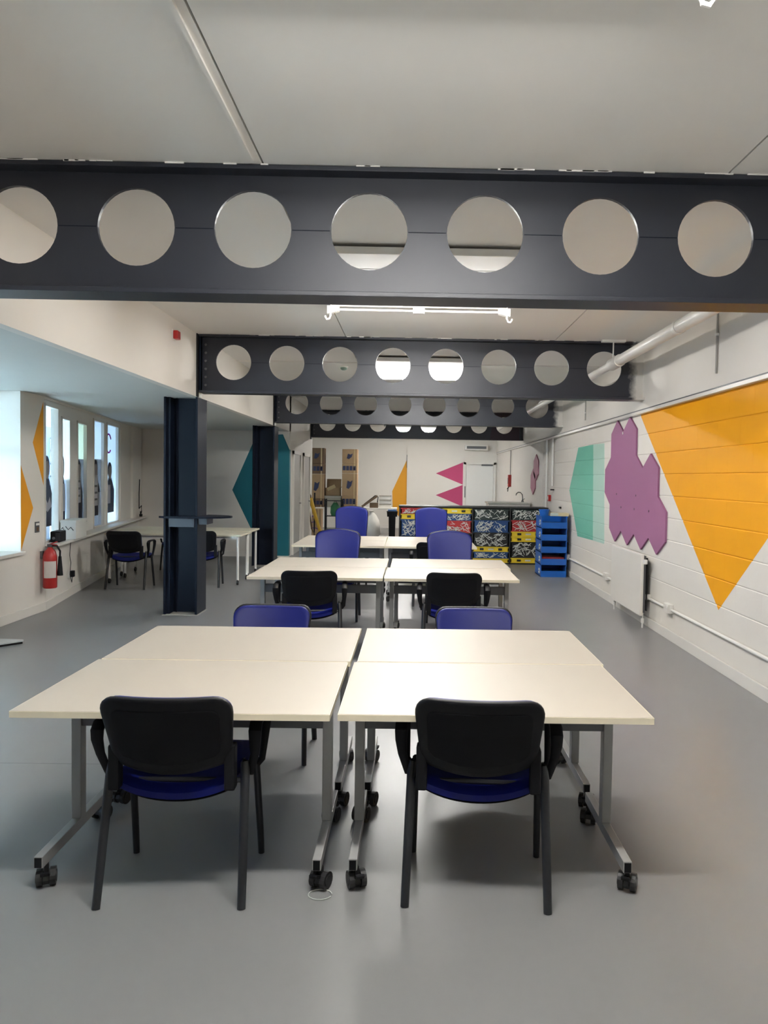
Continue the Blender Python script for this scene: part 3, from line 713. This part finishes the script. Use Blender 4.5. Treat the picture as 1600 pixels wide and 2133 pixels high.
bx('wall_bracket', M_greyd, (-.1, -.07, -.03, .03, .34, .42), fe)
t = thing('key_switch', 'small grey switch plate on the painted pier above the extinguisher', 'switch', (LX, 8.40, .975))
bx('plate', M_greyd, (0, .01, -.045, .045, -.06, .06), t, bev=.003); bx('rocker', M_cardd, (.01, .016, -.02, .015, -.045, .0), t); bx('label_strip', M_white, (.01, .013, -.035, .035, .02, .045), t)
def onw(tt, n, z): return A0+T*tt+NN*n+Vector((0, 0, z))
bxw = thing('storage_box', 'white box with dark scribbled marks standing on the window sill', 'box', onw(.86, .1, .77), ang)
bx('carton', mat('white_card', rgb(222, 220, 212), .7, var=.03), (-.26, .26, -.09, .09, 0, .23), bxw, bev=.004)
bx('lid', mat('white_card', (0, 0, 0)), (-.265, .265, -.094, .094, .205, .235), bxw, bev=.003)
sc = MB(); pts_ = [(-.261, -.06, .11), (-.261, -.03, .15), (-.261, -.0, .12), (-.261, .03, .16)]
sc.tube(pts_, .005, 5); sc.tube([(-.261, .05, .12), (-.261, .06, .15), (-.261, .075, .13)], .005, 5); sc.build('pen_mark', M_black, bxw)
bk = thing('speaker_box', 'black box on the window sill above the fire extinguisher', 'speaker', onw(.30, .07, .77), ang)
bx('housing', M_black, (-.13, .13, -.05, .06, 0, .13), bk, bev=.012); MB().tube([(-.131, .02, .05), (-.14, .02, .05)], .016, 12).build('knob', M_greyd, bk); bx('grille', M_blackf, (-.136, -.13, -.045, .0, .02, .11), bk)
pl = thing('plug_cable', 'black plug with thin cable on the wall below the window sill', 'plug', onw(1.0, .004, .29), ang)
bx('socket_plate', M_white, (-.07, .07, -.012, -.001, -.045, .045), pl, bev=.003); bx('plug', M_black, (.0, .07, -.06, -.012, -.04, .04), pl, bev=.008)
MB().tube([(.02, -.04, -.03), (-.05, -.05, -.1), (-.06, -.03, 0), (-.02, -.03, .15), (-.07, -.03, .25), (-.03, -.03, .4), (-.06, -.05, .44), (-.07, -.135, .455), (-.08, -.135, .48)], .004, 6).build('cable', M_black, pl, smooth=True)
t = thing('cable_loop', 'thin black cable loop hanging on the far window pier', 'cable', onw(5.6, .05, .78), ang)
MB().tube([(.1, -.02, .7), (.05, -.02, .4), (.0, -.03, .15), (.12, -.05, .2), (.14, -.05, .08), (.02, -.05, .02), (-.03, -.06, .1)], .009, 6).build('cable', M_black, t, smooth=True)
bx('adapter', M_black, (-.06, .02, -.09, -.04, .0, .05), t, bev=.008)
# flat foot of a floor stand at the left edge
t = thing('floor_stand', 'flat pale metal stand foot on the floor at the left edge', 'stand', (-3.85, 6.8, 0))
MB().prism([(-.24, -.16), (.0, -.2), (.26, .1), (.24, .13), (-.24, .16)], 'z', .02, .034).build('base_plate', mat('brushed_plate', rgb(200, 206, 208), .3, metal=.5), t)
MB().prism([(-.22, -.15), (.0, -.19), (.25, .1), (-.22, .15)], 'z', .0, .02).build('rubber_pad', M_black, t)
MB().tube([(-.15, 0, .03), (-.15, 0, 1.3)], .015, 10).build('pole', M_greyd, t, smooth=True)
# paper loop on the floor at the middle casters
t = thing('string_loop', 'thin pale string loop lying by the middle front casters', 'string', (-.33, 2.79, 0))
MB().tube([(.045*math.cos(a), .035*math.sin(a), .003) for a in [math.radians(q) for q in range(0, 356, 20)]], .0018, 5).build('loop', M_strip, t)

# ------------------------------------------------------------------ shelf of crates
SY = 13.9
sh = thing('shelf_unit', 'low black framed shelf packed with coloured crates', 'shelf', (0, SY, 0))
cols = (-.235, .445, 1.13, 1.835, 2.525); STOP = 1.045
for x in cols: bx('upright', M_cblk, (x-.014, x+.014, -.0, .5, 0, STOP), sh)
bx('top_board', M_cblk, (cols[0]-.02, cols[-1]+.02, -.02, .52, STOP, STOP+.025), sh); bx('bottom_board', M_cblk, (cols[0], cols[-1], -.0, .5, .0, .02), sh)
bx('back_board', M_cblk, (cols[0], cols[-1], .5, .51, 0, STOP), sh)
def px2z(py, x_): # heights read off the picture, metres at the shelf front
    return max(.02, 1.042-(py-1059)*(1.02/115.5))
CM = {'y': M_yellow, 'r': M_cred, 'b': M_cnavy, 'k': M_cblk, 'g': M_cgrn}
CN = {'y': 'shallow yellow crate with black handle slots', 'r': 'red crate of pale strips', 'b': 'blue crate of pale strips', 'k': 'black crate of pale strips', 'g': 'dark green crate of pale strips'}
stacks = [[('r', 1060, 1073), ('y', 1073, 1084), ('b', 1084, 1120), ('k', 1120, 1150), ('y', 1150, 1174)],
          [('y', 1060, 1071), ('b', 1071, 1086), ('r', 1086, 1112), ('k', 1112, 1174)],
          [('g', 1060, 1084), ('b', 1084, 1110), ('k', 1110, 1140), ('y', 1140, 1151), ('b', 1151, 1165), ('y', 1165, 1174)],
          [('g', 1060, 1083), ('r', 1083, 1107), ('y', 1107, 1118), ('y', 1118, 1129), ('k', 1129, 1163), ('y', 1163, 1174)]]
ORD = ['top', 'second', 'third', 'fourth', 'fifth', 'sixth']
CNAME = ['leftmost', 'second', 'third', 'rightmost']
for ci, st in enumerate(stacks):
    xc = (cols[ci]+cols[ci+1])/2; hw2 = (cols[ci+1]-cols[ci])/2-.02
    for k, (c, a, b) in enumerate(st):
        z1, z0 = px2z(a, xc)-.004, px2z(b, xc); h = z1-z0
        t = thing('crate', '%s, %s down in the %s shelf column' % (CN[c], ORD[k], CNAME[ci]), 'crate', (xc, SY, z0), 0, 'crates packed in the black shelf')
        m = CM[c]
        b_ = MB().box(-hw2, hw2, .0, .018, 0, h).box(-hw2, hw2, .44, .46, 0, h).box(-hw2, -hw2+.018, 0, .46, 0, h).box(hw2-.018, hw2, 0, .46, 0, h).box(-hw2, hw2, 0, .46, 0, .012)
        b_.build('body', m, t)
        MB().box(-hw2-.004, hw2+.004, -.012, .0, h-.02, h).box(-hw2-.004, hw2+.004, -.008, .0, .0, .012).build('rim', m, t)
        if c == 'y':
            for s in (-1, 1):
                MB().tube([(s*hw2*.52-.035, -.003, h*.5), (s*hw2*.52+.035, -.003, h*.5)], h*.2, 10, sy=1).build('handle_slot', M_cblk, t)
            bx('label_plate', M_strip, (-.05, .05, -.004, .0, h*.35, h*.65), t)
        else:
            sb = MB(); n = int(36*h/.2)+8
            for q in range(n):
                x0, zz = random.uniform(-hw2+.05, hw2-.05), random.uniform(.02, h-.02); an = random.choice((.5, -.5, 1.0, -1.0, .2))+random.uniform(-.3, .3); l = random.uniform(.05, .15)
                dx, dz = math.cos(an)*l/2, math.sin(an)*l/2
                cl = lambda v, lo, hi: max(lo, min(hi, v))
                sb.bar((cl(x0-dx, -hw2+.02, hw2-.02), -.008-random.uniform(0, .012), cl(zz-dz, .012, h-.012)), (cl(x0+dx+.001, -hw2+.02, hw2-.02), -.008-random.uniform(0, .012), cl(zz+dz, .012, h-.012)), random.choice((.007, .009, .013)), .009)
            o = sb.build('pale_strip_tangle', M_strip, t); o['kind'] = 'stuff'
# stack of open fronted blue bins
bn = None
BO = ['lowest', 'second lowest', 'middle', 'second highest', 'topmost']
for k in range(5):
    t = thing('stacking_bin', '%s open fronted blue bin of the stack by the right wall' % BO[k], 'bin', (2.33, 12.15, k*.2), 0, 'stack of blue bins by the right wall')
    w2_, d2 = .21, .34
    b = MB().box(-w2_, w2_, 0, d2*1.6, 0, .015).box(-w2_, -w2_+.012, 0, d2*1.6, 0, .19).box(w2_-.012, w2_, 0, d2*1.6, 0, .19).box(-w2_, w2_, d2*1.6-.012, d2*1.6, 0, .19)
    b.build('body', M_cblue, t)
    MB().prism([(-.015, .0), (.0, .0), (.0, .1), (-.03, .1)], 'x', -w2_, w2_).build('front_lip', M_cblue, t)
    MB().box(-w2_-.008, w2_+.008, -.02, d2*1.6, .182, .198).build('rim', M_cnavy, t) if k < 0 else MB().box(-w2_-.008, -w2_+.004, -.01, d2*1.6, .18, .197).box(w2_-.004, w2_+.008, -.01, d2*1.6, .18, .197).build('rim', M_cblue, t)
    MB().tube([(-w2_-.003, .12+.05*math.cos(a), .09+.04*math.sin(a)) for a in [math.radians(q) for q in range(0, 360, 30)]], .008, 6).build('side_grip', M_strip, t)
    bx('contents', [M_cnavy, M_red, M_cnavy, M_cnavy, M_card][k] if k != 4 else M_cnavy, (-.18, .18, .05, .45, .016, .085 if k != 1 else .12), t)
t = thing('packet', 'cream folded packet lying on top of the blue bins', 'packet', (2.40, 12.2, 1.0))
MB().prism([(-.12, 0), (.17, 0), (.18, .05), (.02, .04), (-.11, .06)], 'y', .0, .3).build('wrapper', mat('cream_wrapper', rgb(216, 196, 158), .6), t); bx('white_fold', M_strip, (-.13, -.0, -.005, .0, .005, .05), t)
t = thing('blue_tub', 'small blue tub on the stack of bins beside the cream packet', 'tub', (2.19, 12.32, 1.0))
MB().lathe([(0, .0), (.07, 0), (.085, .09), (.09, .09), (.09, .1), (.075, .1), (.06, .01), (0, .01)], 18).build('tub', M_cblue, t, smooth=True); MB().tube([(.088*math.cos(q*.5236), .088*math.sin(q*.5236), .098) for q in range(13)], .006, 5).build('rim', M_cblue, t)

# ------------------------------------------------------------------ serving counter with tap behind the crates
ct = thing('kitchen_counter', 'white serving counter behind the crate shelf', 'counter', (2.1, 16.6, 0))
bx('worktop', mat('counter_top', rgb(206, 204, 196), .35), (-.45, .49, -.35, .35, 1.05, 1.085), ct, bev=.004); bx('cabinet', M_gloss, (-.42, .49, -.3, .33, .1, 1.05), ct); bx('plinth', M_dark, (-.4, .49, -.25, .3, 0, .1), ct)
for k in range(2): dq = bx('cabinet_door', M_gloss, (-.41+k*.45, .02+k*.45, -.32, -.3, .12, 1.03), ct, bev=.004); bx('handle', M_greyd, (-.05+k*.45, -.03+k*.45, -.34, -.32, .5, .64), dq)
t = thing('tap', 'swan necked chrome tap above the serving counter', 'tap', (2.46, 16.6, 1.085))
ch_ = mat('chrome', rgb(120, 122, 124), .2, metal=1)
MB().tube([(0, 0, 0), (0, 0, .1), (-.01, 0, .17), (-.05, 0, .215), (-.1, 0, .22), (-.14, 0, .19), (-.15, 0, .15)], .011, 8).build('spout', ch_, t, smooth=True); MB().lathe([(.03, 0), (.026, .03), (.018, .05)], 12).build('base', ch_, t, smooth=True); MB().bar((.0, 0, .05), (.04, -.05, .08), .012, .01).build('lever', ch_, t)
t = thing('ceiling_heater', 'small white heater box high on the back wall by the corner', 'heater', (1.95, YB-.15, 2.55))
bx('casing', M_gloss, (-.35, .35, -.1, .14, -.08, .08), t, bev=.02); bx('grille', M_greyd, (-.3, .3, -.104, -.1, -.04, .04), t)

# ------------------------------------------------------------------ storage corner at the back left
YS = 20.6
st_ = thing('work_table', 'white table in the far storage corner under the cartons', 'table', (-1.65, YS, 0))
bx('tabletop', M_gloss, (-1.15, 1.22, -.35, .35, .72, .75), st_, bev=.003)
for sx in (-1.1, 1.15):
    for sy in (-.3, .3): bx('leg', M_greyd, (sx-.02, sx+.02, sy-.02, sy+.02, 0, .72), st_)
def carton(x0, x1, z0, z1, y, label, prt=None, dark=False, name='cardboard_carton'):
    t = thing(name, label, 'carton', ((x0+x1)/2, y, z0), 0, 'cardboard cartons in the storage corner')
    hx, h = (x1-x0)/2, z1-z0; m = M_cardd if dark else M_card
    bx('carton_body', m, (-hx, hx, 0, .4, 0, h), t, bev=.004)
    bx('tape', mat('packing_tape', rgb(176, 150, 108), .35), (hx*.55, hx*.7, -.003, .0, 0, h), t)
    if prt == 'stripe':
        for k in range(4): bx('printed_stripe', M_print, (-hx*.9+k*hx*.45, -hx*.9+k*hx*.45+hx*.36, -.003, 0, h*.3, h*.75), t)
    if prt == 'ring':
        for k in range(3): MB().tube([(.01+.1*math.cos(a), -.003, h*.25+k*h*.22+.04*math.sin(a)) for a in [math.radians(q) for q in range(0, 181, 20)]], .014, 5).build('printed_arc', mat('violet_print', rgb(84, 56, 108), .7), t)
    if prt == 'figure':
        MB().prism([(-hx*.4, h*.35), (-hx*.1, h*.3), (hx*.25, h*.45), (hx*.4, h*.7), (hx*.1, h*.62), (-hx*.25, h*.68)], 'y', -.003, 0).build('printed_mark', M_print, t)
    return t
cx0, cx1 = -2.82, -2.42
carton(cx0, cx1, 0, .72, 19.75, 'cardboard carton with violet arcs standing on the floor by the post', 'ring')
carton(cx0, cx1, .75, .98, 20.3, 'dark striped carton at the bottom of the left carton tower', 'stripe', True)
carton(cx0, cx1, .985, 1.65, 20.3, 'tall carton with dark printed mark in the left carton tower', 'figure')
carton(cx0, cx1, 1.655, 1.93, 20.3, 'dark striped carton high in the left carton tower', 'stripe', True)
carton(cx0, cx1, 1.935, 2.36, 20.3, 'brown carton on top of the left carton tower', 'figure', True)
qx0, qx1 = -1.93, -1.52
carton(qx0, qx1, .75, 1.07, 20.3, 'striped carton at the bottom of the right carton tower', 'stripe')
carton(qx0, qx1, 1.075, 1.68, 20.3, 'tall carton with dark mark in the right carton tower', 'figure')
carton(qx0, qx1, 1.685, 1.95, 20.3, 'striped carton high in the right carton tower', 'stripe')
carton(qx0, qx1, 1.955, 2.34, 20.3, 'carton on top of the right carton tower', 'figure')
gb = thing('grey_carton', 'low grey box between the two carton towers', 'box', (-2.18, 20.35, .75)); bx('carton_body', mat('grey_card', rgb(140, 134, 124), .8), (-.22, .22, 0, .4, 0, .3), gb, bev=.004); bx('lid', mat('grey_card2', rgb(150, 144, 134), .8), (-.23, .23, -.01, .41, .26, .31), gb)
ob = thing('open_carton', 'open carton with raised flaps between the two carton towers', 'carton', (-2.19, 20.42, 1.061))
MB().box(-.2, .2, 0, .012, 0, .22).box(-.2, -.19, 0, .3, 0, .22).box(.19, .2, 0, .3, 0, .22).box(-.2, .2, .29, .3, 0, .22).box(-.2, .2, 0, .3, 0, .01).build('carton_body', M_card, ob)
MB().bar((0, .3, .21), (0, .36, .46), .4, .008, (0, 1, 0)).build('flap', M_card, ob); MB().bar((.19, .15, .22), (.245, .15, .25), .28, .008).build('flap', M_card, ob); MB().bar((-.02, .0, .18), (-.06, -.05, .26), .24, .008, (0, 1, 0)).build('flap', mat('pale_card', rgb(182, 160, 122), .8), ob)
bg_ = thing('strap_bag', 'brown strapped bag slumped on the far white table', 'bag', (-1.12, 20.35, .75))
MB().bar((-.26, 0, .03), (.16, 0, .33), .06, .12, (0, 1, 0)).box(-.05, .18, -.02, .1, 0, .14).build('bag_body', mat('brown_cloth', rgb(108, 88, 68), .85), bg_)
MB().tube([(-.2, -.04, .1), (.1, -.04, .34), (.18, -.04, .3), (.16, -.04, .15)], .014, 6).build('strap', M_black, bg_, smooth=True)
for k, c in enumerate((rgb(214, 208, 198), rgb(200, 196, 190), rgb(216, 212, 204))):
    bb = thing('flat_box', ['bottom', 'middle', 'top'][k]+' pale flat box of the little pile on the far white table', 'box', (-.75, 20.4, .751+k*.115), 0, 'pale boxes on the far table')
    bx('tray', mat('pale_box%d' % k, c, .6), (-.16, .16, 0, .26, 0, .085), bb, bev=.004); bx('lid', mat('pale_lid', rgb(150, 142, 130), .6), (-.165, .165, -.005, .265, .086, .112), bb)
sk = thing('white_sack', 'bulging white sack on the floor beside the tallest blue chair', 'sack', (-1.08, 19.7, 0))
b = MB(); b.lathe([(.02, 0), (.17, .0), (.24, .1), (.25, .28), (.2, .45), (.11, .58), (.05, .66), (.07, .7), (.0, .71)], 18)
for v in b.bm.verts: v.co.x += .02*math.sin(v.co.z*14+v.co.y*9); v.co.y *= .8
b.build('sack_body', mat('white_polythene', rgb(226, 222, 212), .4, var=.06, scale=14, bump=.4), sk, smooth=True); MB().tube([(-.06+.12*q/5, -.03*((q % 2)), .655) for q in range(6)], .008, 5).build('neck_tie', M_strip, sk)
bi = thing('pedestal_bin', 'slim black bin with blue papers on top beside the crates', 'bin', (-.53, 19.6, 0))
MB().prism([(-.08, 0), (.08, 0), (.09, .56), (.13, .56), (.14, .7), (-.14, .7), (-.13, .56), (-.09, .56)], 'y', -.1, .1).build('bin_body', M_black, bi); bx('blue_papers', mat('pale_blue_paper', rgb(96, 140, 196), .6), (-.11, .12, -.08, .08, .701, .74), bi); bx('lid_rim', M_blackf, (-.145, .145, -.105, .105, .685, .7), bi)
yl = thing('yellow_cordless_tool', 'long yellow strapped tool leaning by the white post', 'tool', (-2.3, 17.55, 0))
MB().tube([(-.16, 0, 1.13), (-.1, .02, 1.05), (.02, .04, .62), (.14, .02, .25), (.2, 0, .08)], [.03, .05, .055, .045, .02], 10, sx=.8).build('shaft', mat('yellow_cover', rgb(206, 166, 46), .6), yl, smooth=True)
MB().tube([(-.18, 0, 1.15), (-.2, 0, 1.2), (-.14, 0, 1.22), (-.1, 0, 1.12), (-.13, 0, .8), (-.07, 0, .35), (.05, 0, .12)], .018, 8).build('strap', mat('dark_ochre', rgb(92, 70, 30), .7), yl, smooth=True)
MB().tube([(-.02, .1, 0), (-.02, .1, 1.2)], .018, 8).build('stand_rod', M_black, yl)
rk = thing('black_rack', 'black wire rack with green bag behind the tallest blue chair', 'rack', (-2.05, 19.5, 0))
for x_ in (-.22, .22):
    for y_ in (-.14, .14): MB().tube([(x_, y_, 0), (x_, y_, 1.0)], .016, 8).build('post', M_black, rk)
for z_ in (.2, .55, .95): bx('wire_shelf', M_black, (-.23, .23, -.15, .15, z_, z_+.015), rk)
gbag = thing('green_bag', 'dark green bag inside the black wire rack', 'bag', (-2.02, 19.5, .565)); MB().lathe([(0, 0), (.1, 0), (.13, .08), (.12, .24), (.05, .34), (0, .35)], 14).build('bag_body', mat('green_cloth', rgb(28, 84, 46), .7), gbag, smooth=True)
MB().tube([(-.05, 0, .32), (-.03, 0, .37), (.03, 0, .37), (.05, 0, .32)], .008, 6).build('handle', M_black, gbag)
